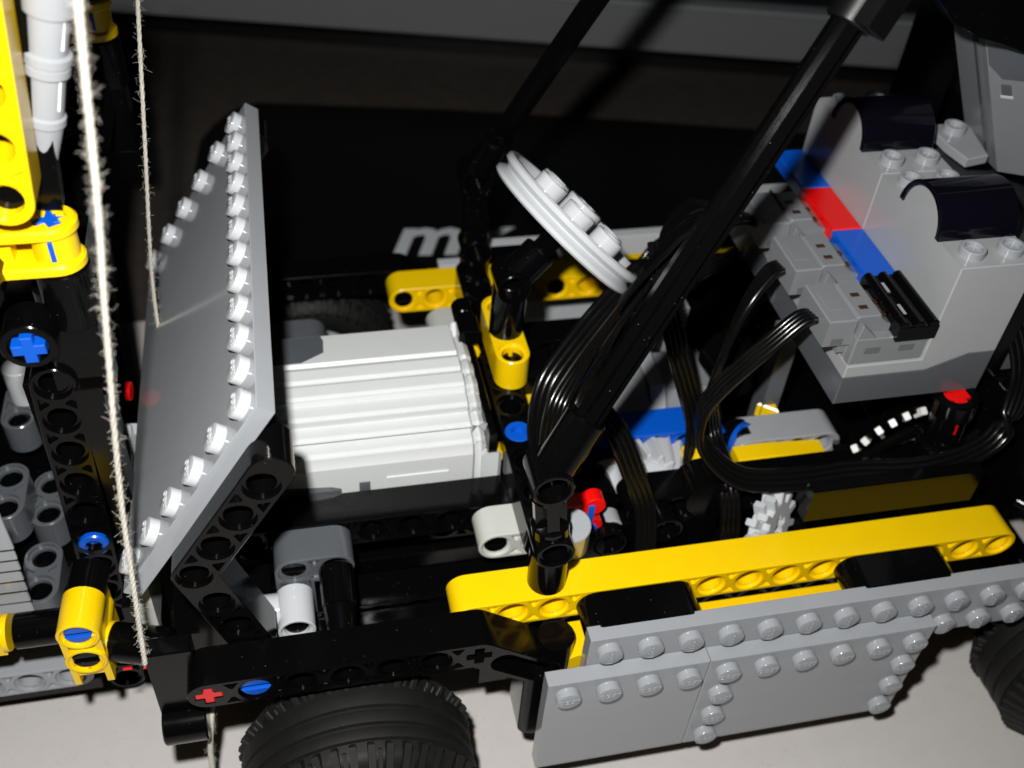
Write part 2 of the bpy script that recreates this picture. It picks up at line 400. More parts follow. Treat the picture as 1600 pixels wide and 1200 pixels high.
# inner chassis beams
for y in (3, 9):
    x1 = 4 if y == 3 else 13
    t = beam(MB(), [(-5, 0), (x1, 0)], hs(x1 + 6, None, -5), FX(0, y, 0)); part('chassis_beam', t, 'black', CAR)
for (x0, x1, y, z) in ((-5, 12, 2, -2.2), (-5, 12, 1, -2.4), (-5, 13, 10, -2), (-5, 13, 11, -2), (5, 13, 2.5, 0), (-5, 4, 8, -1.5), (-5, 4, 4, -1.5)):
    t = beam(MB(), [(x0, 0), (x1, 0)], hs(x1 - x0 + 1, None, x0), FX(0, y, z)); part('chassis_beam', t, 'black', CAR)
t = MB(); t.box(-5, 14, 3.6, 8.4, -3.2, -2.6); t.box(4.5, 14.2, 0.6, 11.4, -3.6, -3.25); part('floor_filler', t, 'black', CAR)  # black filler sheets put in for the unlit interior, hiding the table
t = beam(MB(), [(1, 0), (11, 0)], hs(11, None, 1), FYX(2, 0, 1)); part('cross_beam', t, 'black', CAR)
t = pin_end(MB(), (2, 4, 1.55), (0, 0, 1), 0.37); part('pin', t, 'blue', CAR, 'round blue pin on the dashboard beam')
t = MB(); t.cyl((0.9, 1.3, -1.6), (1.3, 1.2, -1.6), 0.2); part('axle', t, 'pale', CAR)

# two light connectors beside the near and far chassis beams
for y in (2, 10):
    t = beam(MB(), [(1, 0), (2, 0)], hs(2, None, 1), FX(0, y, 0)); part('connector', t, 'cream', CAR, 'pale grey two-hole connector')
    t = beam(MB(), [(-3, 0), (-4, 0), (-4, -2)], [(-3, 0, 'o'), (-4, 0, 'o'), (-4, -1, 'o'), (-4, -2, 'o')], FX(0, y, 0)); part('connector', t, 'dark', CAR, 'dark grey angled connector')
    t = MB(); slot_pin(t, (1, y - 0.45, 0), (0, -1, 0), 0.3); part('pin', t, 'black', CAR)
    t = MB(); slot_pin(t, (-4, y - 0.42, 0), (0, -1, 0), 0.3); part('pin', t, 'black', CAR)
t = MB(); t.cyl((-3, 1.52, 0), (-3, 0.55, -0.25), 0.42); t.cyl((-3, 0.56, -0.25), (-3, -0.15, -0.45), 0.40, r2=0.33); part('joint', t, 'black', CAR)
t = MB(); t.hub((-4.05, 0.35, -0.75), (-4.05, 1.45, -0.75), 0.45, 0.3); t.cyl((-4.4, 1.0, -0.72), (-4.95, 1.0, -0.72), 0.43); part('connector', t, 'pale', CAR, 'light grey T-shaped connector')
t = slot_pin(MB(), (-4.05, 0.45, -0.75), (0, -1, 0), 0.28); part('pin', t, 'black', CAR)
t = MB(); t.box(-5.2, -4.95, 0.7, 1.3, -1.6, 0.2); part('bush', t, 'dark', CAR)
t = MB(); slot_pin(t, (4.0, 1.52, 0.1), (0, -1, 0), 0.3); t.cyl((2.7, 0.9, 0.55), (2.55, 0.55, 1.75), 0.44); part('bush', t, 'grey', CAR)
t = MB(); t.box(2.7, 3.6, 1.55, 1.95, 0.75, 1.25); t.cyl((3.42, 1.5, 0.35), (3.42, 1.9, 0.35), 0.3); t.cyl((3.42, 1.5, 1.1), (3.42, 1.9, 1.1), 0.3); part('double_pin', t, 'red', CAR, 'red double pin beside the side beam')
t = MB(); t.box(3.26, 3.42, 1.46, 1.56, 0.55, 1.2); part('axle', t, 'blue', CAR)
t = MB(); t.cyl((3.42, 1.42, 0.32), (3.42, 1.6, 0.32), 0.15); part('axle', t, 'blue', CAR)

# roof pillars
def pillar(p0, p1, p3):
    p0, p1, p3 = Vector(p0), Vector(p1), Vector(p3); Y = Vector((0, 0.5, 0))
    t = MB(); t.hub(p0 - Y, p0 + Y, 0.465, 0.3)
    L0 = p0.z - 0.48
    t.lathe([(0.30, 0.35), (0.465, 0.36), (0.465, L0 - 0.02), (0.40, L0), (0.001, L0)], axis_frame(p0, (0.02, 0, -1)), 24)
    d = (p1 - p0).normalized()
    t.lathe([(0.44, 0.35), (0.44, 0.62), (0.40, 0.64), (0.001, 0.64)], axis_frame(p0, d), 24); part('pillar_joint', t, 'black', CAR)
    t = MB(); axle(t, p0 + d * 0.5, p1 - d * 0.4, 0.36, 0.14); part('pillar_axle', t, 'black', CAR)
    t = MB(); t.hub(p1 - Y, p1 + Y, 0.465, 0.33)
    t.lathe([(0.44, 0.35), (0.44, 0.62), (0.40, 0.64), (0.001, 0.64)], axis_frame(p1, -d), 24)
    d2 = (p3 - p1).normalized()
    t.lathe([(0.46, 0.3), (0.46, 1.55), (0.44, 1.58), (0.3, 1.58), (0.3, 1.4), (0.001, 1.4)], axis_frame(p1, d2), 24); part('pillar_joint', t, 'black', CAR)
    F = axis_frame(p1 + d2 * 1.2, d2) @ Matrix.Rotation(R(52), 4, 'Z')
    t = MB(); t.prism(plus(0, 0, 0.31, 0.12), 0, (p3 - p1).length - 1.0, F, bev=0.02); part('pillar_axle', t, 'black', CAR)
    t = MB(); t.lathe([(0.001, 0), (0.43, 0.0), (0.46, 0.03), (0.46, 2.2), (0.40, 2.24), (0.001, 2.24)], axis_frame(p3 - d2 * 0.1, d2), 24)
    t.box(-0.62, 0.0, -0.36, 0.36, 0.05, 2.0, axis_frame(p3 - d2 * 0.1, d2)); part('pillar_joint', t, 'blackrough', CAR)
pillar((1.85, 0, 2.05), (1.6, 0, 4.3), (7.0, 2.33, 13.17))
pillar((2.3, 12, 1.6), (2.2, 12, 4.2), (5.7, 9.1, 13.0))

# hood
HO = Vector((-4.481, 0.57, 6.659)); th, ro, ya = 0.992, -0.0215, -0.0059
HU = Vector((0, 1, 0)); HV = Vector((-math.cos(th), 0, -math.sin(th)))
rr = Matrix.Rotation(ya, 3, 'Z') @ Matrix.Rotation(ro, 3, 'X'); HU = rr @ HU; HV = rr @ HV
HN = HU.cross(HV)
HF = frame(HO, HU, HV)
t = MB(); t.prism([(-0.48, -0.48), (11.48, -0.48), (11.48, 5.48), (-0.48, 5.48)], -0.4, 0, HF, bev=0.018)
hood = part('hood_panel', t, 'grey', CAR, 'light grey sloping hood panel with studs along three edges')
HQ = Matrix.Rotation(0, 4, 'Z')
for u, v in [(k, 0) for k in range(12)] + [(0, k) for k in range(1, 6)] + [(11, k) for k in range(1, 6)]:
    put('stud', STUDH, hood, HF @ Matrix.Translation((u, v, 0)) @ HQ)
# bent arms that carry the hood
for y in (0, 12):
    pts = [(-4.95, 0.05), (-5.9, 2.95), (-4.1, 5.8)]
    d1 = Vector((-0.95, 2.9)).normalized(); d2 = Vector((1.8, 2.85)).normalized()
    hl = [(-4.95 + d1.x * k, 0.05 + d1.y * k, 'o') for k in (0, 1, 2)] + [(-5.9, 2.95, 'o')] + [(-5.9 + d2.x * k, 2.95 + d2.y * k, 'o') for k in (1, 2, 3)] + [(-5.9 + d2.x * 3.8, 2.95 + d2.y * 3.8, '+')]
    t = beam(MB(), pts, hl[:7], FX(0, y, 0)); part('hood_arm', t, 'black', CAR, 'black bent arm carrying the hood')
t = MB(); slot_pin(t, (-4.95, -0.45, 0.35), (0, -1, 0.3)); part('pin', t, 'blue', CAR)
t = MB(); t.box(-0.4, 11.9, 2.0, 3.2, -1.3, -0.42, HF); part('hood_brace', t, 'black', CAR)
t = MB(); t.box(-6.25, -5.3, 0.5, 11.5, -0.5, 0.45); t.box(-6.9, -4.6, 0.55, 2.3, -3, -0.52); part('front_cross_beam', t, 'black', CAR)  # second box is added black filler, keeping the bright table dark here
t = MB(); t.box(-7.55, -7.2, 0.9, 10, -0.75, 1.35); part('bumper', t, 'cream', CAR, 'pale grey bumper under the hood')

# big motor under the hood
mp = [(8.5, -1.6), (8.5, 0.55), (8.05, 1.55), (7.55, 2.25)]
mp += [(6.3, 2.42), (6.22, 2.34)]
rib = []
ys = [5.78, 5.2, 4.66, 4.2, 3.88]
for k, y in enumerate(ys):
    z = 2.52 * math.sqrt(max(0, 1 - ((y - 6.1) / 2.95) ** 2))
    z = min(z, 2.42)
    rib += [(y + 0.24, z + 0.02), (y - 0.10, z), (y - 0.15, z - 0.085), (y - 0.22, z - 0.09), (y - 0.25, z - 0.05)]
mp += rib + [(3.60, 1.42), (3.54, 1.30), (3.53, -1.6)]
MO = thing
mot = MB(); F_ = frame((0, 0, 0), (0, 1, 0), (0, 0, 1)); mot.prism(mp, -4.1, 0.75, F_, bev=0.03)
motor = part('motor', mot, 'white', CAR, 'large pale grey ribbed motor lying where the engine would be', ang=25)
t = MB(); sc = [((y - 6) * 0.93 + 6, z * 0.93) for y, z in mp]; t.prism(sc, 0.751, 1.12, F_, bev=0.14); part('end_cap', t, 'white', motor)
t = MB(); t.prism([(3.55, -0.2), (4.5, -0.2), (4.15, 0.95), (3.55, 1.25)], 1.0, 1.5, F_, bev=0.1); part('end_cap', t, 'white', motor)
t = MB(); t.prism([(7.0, 1.7), (8.35, 0.6), (8.45, 1.2), (7.5, 2.38)], 0.76, 1.1, F_, bev=0.05); part('end_cap', t, 'white', motor)
# dark panels on the motor: upper and lower front corners
def on_top(y): 
    for (a, b) in zip(mp, mp[1:]):
        if b[0] <= y <= a[0]: k = (y - a[0]) / ((b[0] - a[0]) or 1); return a[1] + k * (b[1] - a[1])
    return 0
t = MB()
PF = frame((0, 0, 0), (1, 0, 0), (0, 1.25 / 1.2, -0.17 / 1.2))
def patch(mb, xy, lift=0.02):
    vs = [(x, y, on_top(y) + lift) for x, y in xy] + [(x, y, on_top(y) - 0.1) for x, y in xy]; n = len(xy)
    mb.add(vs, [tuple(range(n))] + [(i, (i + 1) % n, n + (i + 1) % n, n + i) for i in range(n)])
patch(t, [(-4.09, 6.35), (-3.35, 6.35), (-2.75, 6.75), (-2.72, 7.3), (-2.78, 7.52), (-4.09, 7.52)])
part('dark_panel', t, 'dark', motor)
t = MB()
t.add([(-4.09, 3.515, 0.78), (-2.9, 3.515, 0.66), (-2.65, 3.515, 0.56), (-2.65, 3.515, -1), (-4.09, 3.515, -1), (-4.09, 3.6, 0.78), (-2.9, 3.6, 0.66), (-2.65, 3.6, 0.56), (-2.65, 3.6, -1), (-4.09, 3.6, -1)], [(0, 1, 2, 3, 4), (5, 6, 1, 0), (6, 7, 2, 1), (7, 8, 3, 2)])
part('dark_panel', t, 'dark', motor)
t = MB(); t.box(-2.2, -1.92, 3.515, 3.6, -0.4, 0.72, bev=0.01); part('slot', t, 'dark', motor)
t = MB(); t.box(-1.5, 0.1, 3.50, 3.6, -0.4, 0.82, bev=0.012); part('label_plate', t, 'white', motor)
t = MB(); t.box(1.13, 1.35, 3.6, 8.4, -1.5, 1.9); t.box(0.9, 1.5, 6.9, 7.6, 2.0, 2.5); t.cyl((1.2, 7.7, 2.3), (1.2, 8.3, 2.3), 0.3); part('motor_mount', t, 'black', CAR)
t = MB(); t.cyl((1.3, 3.7, 0.9), (1.3, 4.1, 0.9), 0.28); t.cyl((1.32, 7.1, 1.5), (1.32, 7.4, 1.5), 0.25); part('bush', t, 'yellow', CAR)
t = MB(); t.box(-5.2, -4.12, 3.6, 8.4, -1.2, 2.2); part('motor_plate', t, 'black', CAR)

# steering column and wheel
t = MB()
beam(t, [(6, 0), (8, 0)], [(6, 0, 'o'), (8, 0, 'o')], FYX(2.2, 0, 1.96)); part('column_block', t, 'yellow', CAR, 'yellow three-hole block under the steering column')
t = MB(); slot_pin(t, (2.2, 6, 2.25), (0, 0, 1), 0.29); part('pin', t, 'black', CAR)
CE = Vector((2.22, 6.85, 4.25)); CW = Vector((3.66, 7.1, 5.68)); cd = (CW - CE).normalized()
t = MB(); t.cyl((2.2, 6.95, 2.3), CE, 0.47); t.hub(CE + Vector((0, -0.5, 0)), CE + Vector((0, 0.5, 0)), 0.465, 0.3)
t.lathe([(0.46, 0.2), (0.46, 1.05), (0.42, 1.08), (0.001, 1.08)], axis_frame(CE, cd), 24); part('steering_column', t, 'black', CAR)
t = MB(); axle(t, CE + cd * 0.8, CW + cd * 0.15); part('axle', t, 'black', CAR)
WD = Vector((0.70, 0.16, 0.70)).normalized(); WF = axis_frame(CW - WD * 0.25, WD)
r = 2.33
t = MB(); t.lathe([(r - 0.33, 0.0), (r - 0.06, 0.0), (r, 0.05), (r, 0.15), (r - 0.05, 0.19), (r - 0.17, 0.27), (r - 0.17, 0.31), (r - 0.05, 0.39), (r, 0.43), (r, 0.55), (r - 0.06, 0.60), (r - 0.22, 0.60), (r - 0.27, 0.54), (r - 0.30, 0.22), (0.5, 0.22), (0.5, 0.12), (r - 0.33, 0.12), (r - 0.33, 0.0)], WF, 72)
swh = part('steering_wheel', t, 'pale', CAR, 'light grey grooved pulley used as a steering wheel')
for k in range(6):
    a = 2 * math.pi * k / 6 + 0.3; c_ = (1.12 * math.cos(a), 1.12 * math.sin(a))
    t = MB(); t.prism(circ(c_[0], c_[1], 0.42, 22), 0.20, 0.86, WF, [circ(c_[0], c_[1], 0.29, 18)], bev=0.03); part('socket', t, 'pale', swh)
t = MB(); t.prism(circ(0, 0, 0.52, 24), -0.1, 0.95, WF, [plus(0, 0)], bev=0.03); part('wheel_hub', t, 'pale', swh)

# under-dash connectors
t = MB(); t.box(2.6, 3.6, 6.2, 7.3, 0.5, 1.35, bev=0.12); part('connector', t, 'black', CAR)
t = MB(); t.prism([(2.7, 5.5), (3.7, 5.5), (3.9, 6.6), (2.7, 6.6)], -0.2, 0.48, bev=0.05); part('connector', t, 'yellow', CAR)

# second motor in the cabin floor
F2 = frame((0, 6.6, -1.0), (0, 1, 0), (0, 0, 1))
t = MB(); t.prism([(2.0 * math.cos(R(a)), 2.0 * math.sin(R(a))) for a in range(-30, 211, 10)], 4.0, 6.2, F2, bev=0.08); mo2 = part('motor', t, 'plug', CAR, 'mid grey motor behind the dashboard')
t = MB(); t.prism([(-1.9, -1.5), (1.9, -1.5), (1.9, 0.6), (1.1, 1.95), (-0.9, 1.95), (-1.9, 0.6)], 6.22, 6.7, F2, bev=0.06); part('end_cap', t, 'grey', mo2)
t = MB(); t.prism([(-1.6, -1.3), (1.6, -1.3), (1.6, 0.9), (0.8, 1.6), (-0.8, 1.6), (-1.6, 0.9)], 6.72, 8.4, F2, bev=0.12); part('gear_case', t, 'plug', mo2)
t = MB(); t.box(6.3, 6.62, 7.3, 7.7, 0.94, 1.0, bev=0.01); part('slot', t, 'dark', mo2)
t = MB(); t.box(6.4, 8.2, 8.3, 8.8, -0.5, 1.5); t.prism([(6.5, 1.51), (8.0, 1.51), (7.6, 2.2), (6.9, 2.2)], -8.75, -8.35, FX(0, 0, 0), bev=0.04); part('bracket', t, 'grey', CAR)
t = MB(); t.box(9.4, 9.9, 4.9, 5.5, -1.5, 3.2, bev=0.04); part('receiver_leg', t, 'dark', CAR)
t = MB(); t.cyl((8.9, 5.4, 1.2), (8.7, 6.6, 1.3), 0.85); part('hub', t, 'black', CAR)
t = MB(); t.prism([(9.3, 5.0), (9.8, 4.6), (9.9, 5.4)], 0.0, 0.5, bev=0.04); part('bush', t, 'yellow', CAR)
t = MB(); t.box(7.3, 8.0, 9.2, 9.9, 1.2, 1.9); part('bush', t, 'yellow', CAR)
t = MB(); t.box(4, 13.4, 4.0, 8.4, -2.5, -2.2); t.box(9.0, 13.6, 3.6, 8.4, -2.19, -1.2); part('floor_filler', t, 'black', CAR)  # more black filler, added so the white table stays out of sight

# gearbox area behind the dashboard
t = beam(MB(), [(4.6, 0), (7.7, 0)], [(5, 0, 'o'), (6, 0, 'o'), (7, 0, 'o'), (7.7, 0, 'x')], FX(0, 4.72, 0.05)); part('gearbox_beam', t, 'blue', CAR, 'blue beam beside the gearbox')
t = MB(); t.cyl((8.45, 4.5, 0.1), (8.45, 3.9, 0.1), 0.44); part('bush', t, 'black', CAR)
t = MB(); t.lathe([(0.36, 0), (0.52, 0), (0.52, 0.12), (0.36, 0.12)], axis_frame((8.48, 4.1, 0.1), (0.5, -0.8, 0.2)), 26); part('bush_rim', t, 'blue', CAR)
t = beam(MB(), [(8.6, 0), (10.9, 0)], [(9, 0, 'o'), (10, 0, 'o'), (10.8, 0, 'o')], FX(0, 4.1, 0.0)); part('gearbox_beam', t, 'grey', CAR, 'light grey beam beside the gearbox')
t = MB(); t.prism([(6.55, -0.6), (7.0, -0.6), (7.65, 0.0), (7.7, 0.5), (7.0, 0.72), (6.65, 0.3)], -3.9, -3.2, FX(0, 0, 0), bev=0.06)
t.prism([(8.0, -0.5), (10.6, -0.5), (10.6, 0.3), (9.2, 0.4), (9.0, 0.42), (8.0, 0.40)], -3.62, -3.02, FX(0, 0, 0), bev=0.06); part('gearbox_block', t, 'yellow', CAR)
def gear(mb, F, r0, r1, n, w0, w1, tw=0.5, hole=True):
    p = []
    for k in range(n):
        a = 2 * math.pi * k / n; q = 2 * math.pi / n
        for da, rr_ in ((-0.30, r0), (-0.16, r1), (0.16, r1), (0.30, r0)):
            p.append((rr_ * math.cos(a + q * da), rr_ * math.sin(a + q * da)))
    mb.prism(p, w0, w1, F, [plus(0, 0)] if hole else (), bev=0.03)
def bevel_gear(mb, F, n=16):
    mb.lathe([(0.3, -0.35), (0.62, -0.35), (1.02, 0.85), (0.98, 1.0), (0.3, 1.0)], F, 40)
    for k in range(n):
        G = F @ Matrix.Rotation(2 * math.pi * k / n, 4, 'Z') @ Matrix.Translation((0.86, 0, 0.3)) @ Matrix.Rotation(R(18.4), 4, 'Y') @ Matrix.Rotation(R(14), 4, 'X')
        mb.prism([(-0.12, -0.17), (0.22, -0.05), (0.22, 0.05), (-0.12, 0.17)], -0.66, 0.66, G, bev=0.03)
t = MB(); bevel_gear(t, axis_frame((5.71, 3.35, -0.39), (0.25, 0.8, -0.45)))
part('gear', t, 'pale', CAR, 'pale grey gear beside the blue beam')
t = MB(); t.cyl((4.45, 3.6, 0.3), (4.6, 3.2, -0.4), 0.32); part('bush', t, 'pale', CAR)
for k in range(2):
    t = MB(); gear(t, axis_frame((8.15 + 0.30 * k, 1.25 + 0.05 * k, -0.35 + 0.1 * k), (0.62, -0.72, 0.3)), 0.66, 0.98, 11, -0.12, 0.18); part('gear', t, 'pale', CAR, 'small grey gear beside the yellow side beam')
t = MB(); t.box(8.75, 13.5, 0.58, 0.95, 0.62, 1.78); part('side_tile', t, 'black', CAR)
t = MB(); t.box(9.3, 14.2, 1.9, 2.4, -1.0, 0.8); part('side_tile', t, 'black', CAR)
t = MB(); t.cyl((3.2, 2.2, -0.2), (3.2, 1.2, -0.2), 0.6); t.cyl((6.7, 2.9, 0.3), (6.7, 1.9, 0.3), 0.6); t.cyl((6.5, 2.8, -0.9), (6.5, 1.9, -0.9), 0.6); t.hub((3.9, 1.2, -0.1), (3.9, 2.2, -0.1)); t.hub((5.6, 1.6, -0.4), (5.6, 2.6, -0.4)); t.box(3.0, 7.2, 2.0, 2.45, -1.6, -0.35)
part('gearbox_block', t, 'black', CAR)
# black toothed ring with white teeth showing between its links
TP = [(11.28, 2.8, 0.65), (11.49, 2.8, 0.94), (11.78, 2.8, 1.28), (12.09, 2.8, 1.5), (12.42, 2.8, 1.7), (12.8, 2.8, 1.82), (12.91, 2.8, 0.85), (12.47, 2.8, 0.71)]
arcp = smooth([(10.9, 2.95, 0.45)] + [tuple(p) for p in TP[:6]] + [(13.6, 2.9, 1.75)], 4)
t = MB(); t.sweep([Vector(p) + Vector((0, 0.28, -0.12)) for p in arcp], [(-0.30, -0.1), (0.30, -0.1), (0.30, 0.1), (-0.30, 0.1)], [(0.15, -0.75, 0.65)] * len(arcp))
chain = part('toothed_ring', t, 'black', CAR, 'black ring with white teeth')
t = MB(); t.sweep([Vector(p) + Vector((0.12, -0.22, -0.42)) for p in arcp], circ(0, 0, 0.17, 10)); part('rim', t, 'black', chain)
for k, p in enumerate(TP):
    d_ = Vector(arcp[min(len(arcp) - 1, 4 * min(k, 5) + 6)]) - Vector(arcp[4 * min(k, 5) + 2])
    Ft = frame(p, d_, (-0.25, -0.55, 0.8)); t = MB()
    if k < 6: t.box(-0.085, 0.085, -0.20, 0.20, -0.1, 0.12, Ft, 0.02)
    else: t.box(-0.25, 0.25, -0.09, 0.09, -0.1, 0.1, Ft, 0.02)
    part('tooth', t, 'white2', chain)
# black tube with a red axle in it
A = Vector((13.15, 1.95, 0.7)); B = Vector((12.9, 2.0, 3.35)); d = (B - A).normalized()
t = MB(); t.lathe([(0.62, 0), (0.62, 0.9), (0.56, 0.95), (0.46, 0.97), (0.46, 1.9), (0.5, 1.95), (0.56, 2.0), (0.56, 2.5), (0.52, 2.56), (0.34, 2.56), (0.34, 2.45), (0.001, 2.45)], axis_frame(A, d), 28); part('axle_joiner', t, 'black', CAR)
t = MB(); axle(t, A + d * 2.2, A + d * 2.54, 0.30, 0.15)
fr = Vector((-0.15, -0.9, 0.35)).normalized()
part('axle', t, 'red', CAR, 'red cross axle standing in a black joiner')
for z_, k_ in ((1.35, 0.455), (0.3, 0.615)):
    t = MB(); t.box(-0.04, 0.04, -0.03, 0.03, z_, z_ + 0.5, axis_frame(A + fr * k_, d)); part('axle', t, 'red', CAR)
t = MB(); t.box(14.9, 15.9, 2.6, 3.2, 0.9, 1.35); part('connector', t, 'black', CAR)
t = MB(); t.cyl((16.9, 2.2, -1.8), (17.2, 1.8, -1.8), 0.25); part('connector', t, 'black', CAR)
t = MB(); t.box(14.95, 15.6, 2.85, 3.0, 1.36, 1.5); part('axle', t, 'blue', CAR)

# two receiver bricks side by side with plugs
XR, YR, ZR = 9.5, 2.1, 3.25
HSTUD = STUDHOL
for k in range(2):
    y0 = YR + 4 * k + 0.006; y1 = YR + 4 * k + 3.994
    Fr = frame((XR, 0, ZR), (1, 0, 0), (0, 0, 1))
    t = MB(); t.prism([(0, 0.88), (2.2, 0.88), (3.25, 1.3), (4, 1.3), (4, 4.02), (2, 4.02), (2, 1.25), (0, 1.25)], -y1, -y0, Fr, bev=0.025)
    rc = part('receiver', t, 'greyr', CAR, 'light grey receiver brick with a black domed window, %s of the pair' % ('nearer' if k == 0 else 'farther'))
    t = MB(); t.prism([(0, 0), (4, 0), (4, 1.298), (3.25, 1.298), (2.2, 0.878), (0, 0.878)], -y1 + 0.002, -y0 - 0.002, Fr, bev=0.02); part('lower_case', t, 'dark', rc)
    yc = (y0 + y1) / 2
    FA = frame((XR, yc, ZR + 4.02), (0, 1, 0), (0, 0, 1))
    arc = lambda r_, n_=20: [(r_ * math.cos(math.pi * i / n_), r_ * math.sin(math.pi * i / n_) * 1.0) for i in range(n_ + 1)]
    t = MB(); t.prism(arc(0.80), 2.0, 3.9, FA, bev=0.0); part('arch', t, 'greyr', rc)
    t = MB(); t.prism(arc(0.95) + list(reversed(arc(0.805))), 1.92, 4.0, FA, bev=0.03); part('window_dome', t, 'dome', rc)
    for (dx, dy) in ((2.5, 0.5), (3.5, 0.5), (2.5, 3.5), (3.5, 3.5)):
        put('stud', STUDHOL, rc, Matrix.Translation((XR + dx, YR + 4 * k + dy, ZR + 4.02)))
    for j, c_ in enumerate(('red', 'blue')):
        t = MB(); ya_, yb_ = YR + 4 * k + 2 * j, YR + 4 * k + 2 * j + 2
        if k == 0 and j == 0: continue
        t.box(1.12, 1.99, ya_ + 0.01, yb_ - 0.01, 2.0, 2.38, Matrix.Translation((XR, 0, ZR)), bev=0.03); part('port_tile', t, c_, rc, '%s port tile' % c_)
t = MB(); Tm = Matrix.Translation((XR, YR, ZR))
t.box(1.0, 2.05, -0.03, 2.0, 1.95, 2.40, Tm, 0.03)
for x in (1.12, 1.52, 1.92): t.cyl((XR + x, YR - 0.02, ZR + 2.40), (XR + x, YR + 1.98, ZR + 2.40), 0.13, 12)
for x, y in ((1.32, 0.35), (1.32, 1.2)): t.box(x - 0.05, x + 0.05, y, y + 0.42, 2.38, 2.46, Tm, 0.01)
part('ribbed_cover', t, 'black', CAR, 'black ribbed cover over the nearest port')
for x, y in ((1.32, 0.35), (1.32, 1.2)):
    t = MB(); t.box(x - 0.035, x + 0.035, y + 0.03, y + 0.39, 2.455, 2.475, Tm, 0); part('contact', t, 'grey', CAR)
for k in range(3):
    yb = YR + 2 * k + 0.06; Tm = Matrix.Translation((XR, yb, ZR))
    t = MB(); Fp = frame((XR, yb, ZR), (1, 0, 0), (0, 0, 1))
    sec = [(0.03, 1.26), (1.97, 1.26), (1.97, 2.02), (1.80, 2.06), (1.45, 2.10), (1.15, 2.16), (0.92, 2.26), (0.74, 2.42), (0.66, 2.54), (0.10, 2.54), (0.03, 2.46)]
    t.prism(sec, -1.60, -0.28, Fp, bev=0.03)
    s2 = [(0.03, 1.26), (1.97, 1.26), (1.97, 2.04), (0.03, 2.06)]
    t.prism(s2, -0.282, 0.0, Fp, bev=0.03); t.prism(s2, -1.88, -1.598, Fp, bev=0.03)
    t.prism([(0.06, 2.0), (0.62, 2.0), (0.10, 2.5)], -0.2, -0.02, Fp, bev=0.02); t.prism([(0.06, 2.0), (0.62, 2.0), (0.10, 2.5)], -1.86, -1.68, Fp, bev=0.02)
    t.box(-0.70, 0.03, 0.20, 1.68, 1.72, 2.52, Tm, 0.035); t.box(-0.2, 0.03, 0.3, 1.58, 1.4, 1.73, Tm, 0.03)
    t.box(-0.55, -0.2, 0.6, 1.3, 2.52, 2.535, Tm, 0.008)
    pl = part('plug', t, 'plug', CAR)
    for x, y, z_ in ((0.34, 0.55, 2.54), (0.34, 1.02, 2.54), (0.86, 0.52, 2.31), (0.86, 0.98, 2.31)):
        t = MB(); t.box(x - 0.11, x + 0.11, y, y + 0.13, z_ - 0.05, z_ + 0.02, Tm, 0.008); part('contact', t, 'copper', pl)
    for x in (0.55, 1.45):
        t = MB(); t.box(x - 0.2, x + 0.2, -0.010, 0.02, 1.58, 1.78, Tm, 0.006); part('recess_mark', t, 'plugdark', pl)  # flat dark plates stand in for the shade inside the plug's square recesses
    t = MB(); t.box(-0.5, -0.2, 0.19, 0.23, 1.78, 1.98, Tm, 0.006); part('recess_mark', t, 'plugdark', pl)

# ribbon cables: four cores side by side
def ribbon(pts, side, n=4, r_=0.10, sp=0.155):
    P_ = smooth(pts, 8); mb = MB(); m_ = len(P_)
    for i in range(n):
        off = (i - (n - 1) / 2) * sp; q = []
        for k, p in enumerate(P_):
            tt = (P_[min(k + 1, m_ - 1)] - P_[max(k - 1, 0)]).normalized()
            s0 = Vector(side(k / (m_ - 1)) if callable(side) else side); s0 = (s0 - tt * s0.dot(tt)).normalized()
            q.append(p + s0 * off)
        mb.sweep(q, circ(0, 0, r_, 8))
    return part('ribbon_cable', mb, 'wire', CAR, None, 60)
lerp = lambda a, b: (lambda t_: Vector(a).lerp(Vector(b), t_))
ribbon([(8.9, 3.1, 5.35), (8.5, 3.1, 5.3), (7.78, 3, 4.62), (6.85, 3, 3.4), (6.45, 2.9, 2.6), (6.55, 2.6, 1.7), (7.5, 2.0, 0.95), (9.0, 1.8, 0.85), (10.6, 1.7, 1.0), (12.4, 1.3, 1.3), (14.1, 1.4, 1.95), (14.7, 2.0, 3.3), (14.4, 2.5, 4.6), (13.9, 3.0, 5.2)], lerp((0, 1, -0.3), (0.5, 0.2, 1)))
ribbon([(8.9, 5.1, 5.35), (8.5, 5.05, 5.2), (7.9, 4.7, 4.5), (7.5, 4.4, 3.3), (7.3, 4.2, 2.0), (7.35, 3.6, 0.9), (7.3, 2.2, 0.6), (7.35, 1.6, -0.2), (7.4, 1.3, -1.4)], lerp((0, 1, -0.2), (1, 0.1, 0)))
ribbon([(8.9, 7.1, 5.35), (8.5, 7.1, 5.5), (7.91, 7.0, 5.52), (6.83, 6.6, 5.78), (5.83, 5.8, 5.53), (4.82, 5.0, 5.03), (3.89, 4.3, 4.27), (3.09, 3.6, 3.61), (2.62, 3.1, 3.07), (2.49, 2.8, 2.26), (2.53, 2.5, 1.4)], lerp((0, 1, -0.2), (1, 0.2, 0.1)), 4, 0.10, 0.15)
ribbon([(8.9, 9.1, 5.0), (8.78, 8.4, 4.81), (7.49, 8.0, 5.34), (6.52, 7.2, 5.18), (5.78, 6.0, 4.68), (4.64, 5.0, 3.91), (3.72, 4.2, 3.09), (3.21, 3.6, 2.49), (3.07, 3.2, 1.76), (3.16, 2.9, 0.85)], lerp((0, 1, -0.2), (1, 0.3, 0.1)), 4, 0.10, 0.15)
ribbon([(3.69, 3, 3.01), (4.15, 2.6, 2.45), (4.6, 2.2, 1.39), (4.96, 1.8, 0.29), (4.95, 1.2, -0.82)], (1, 0.3, 0))
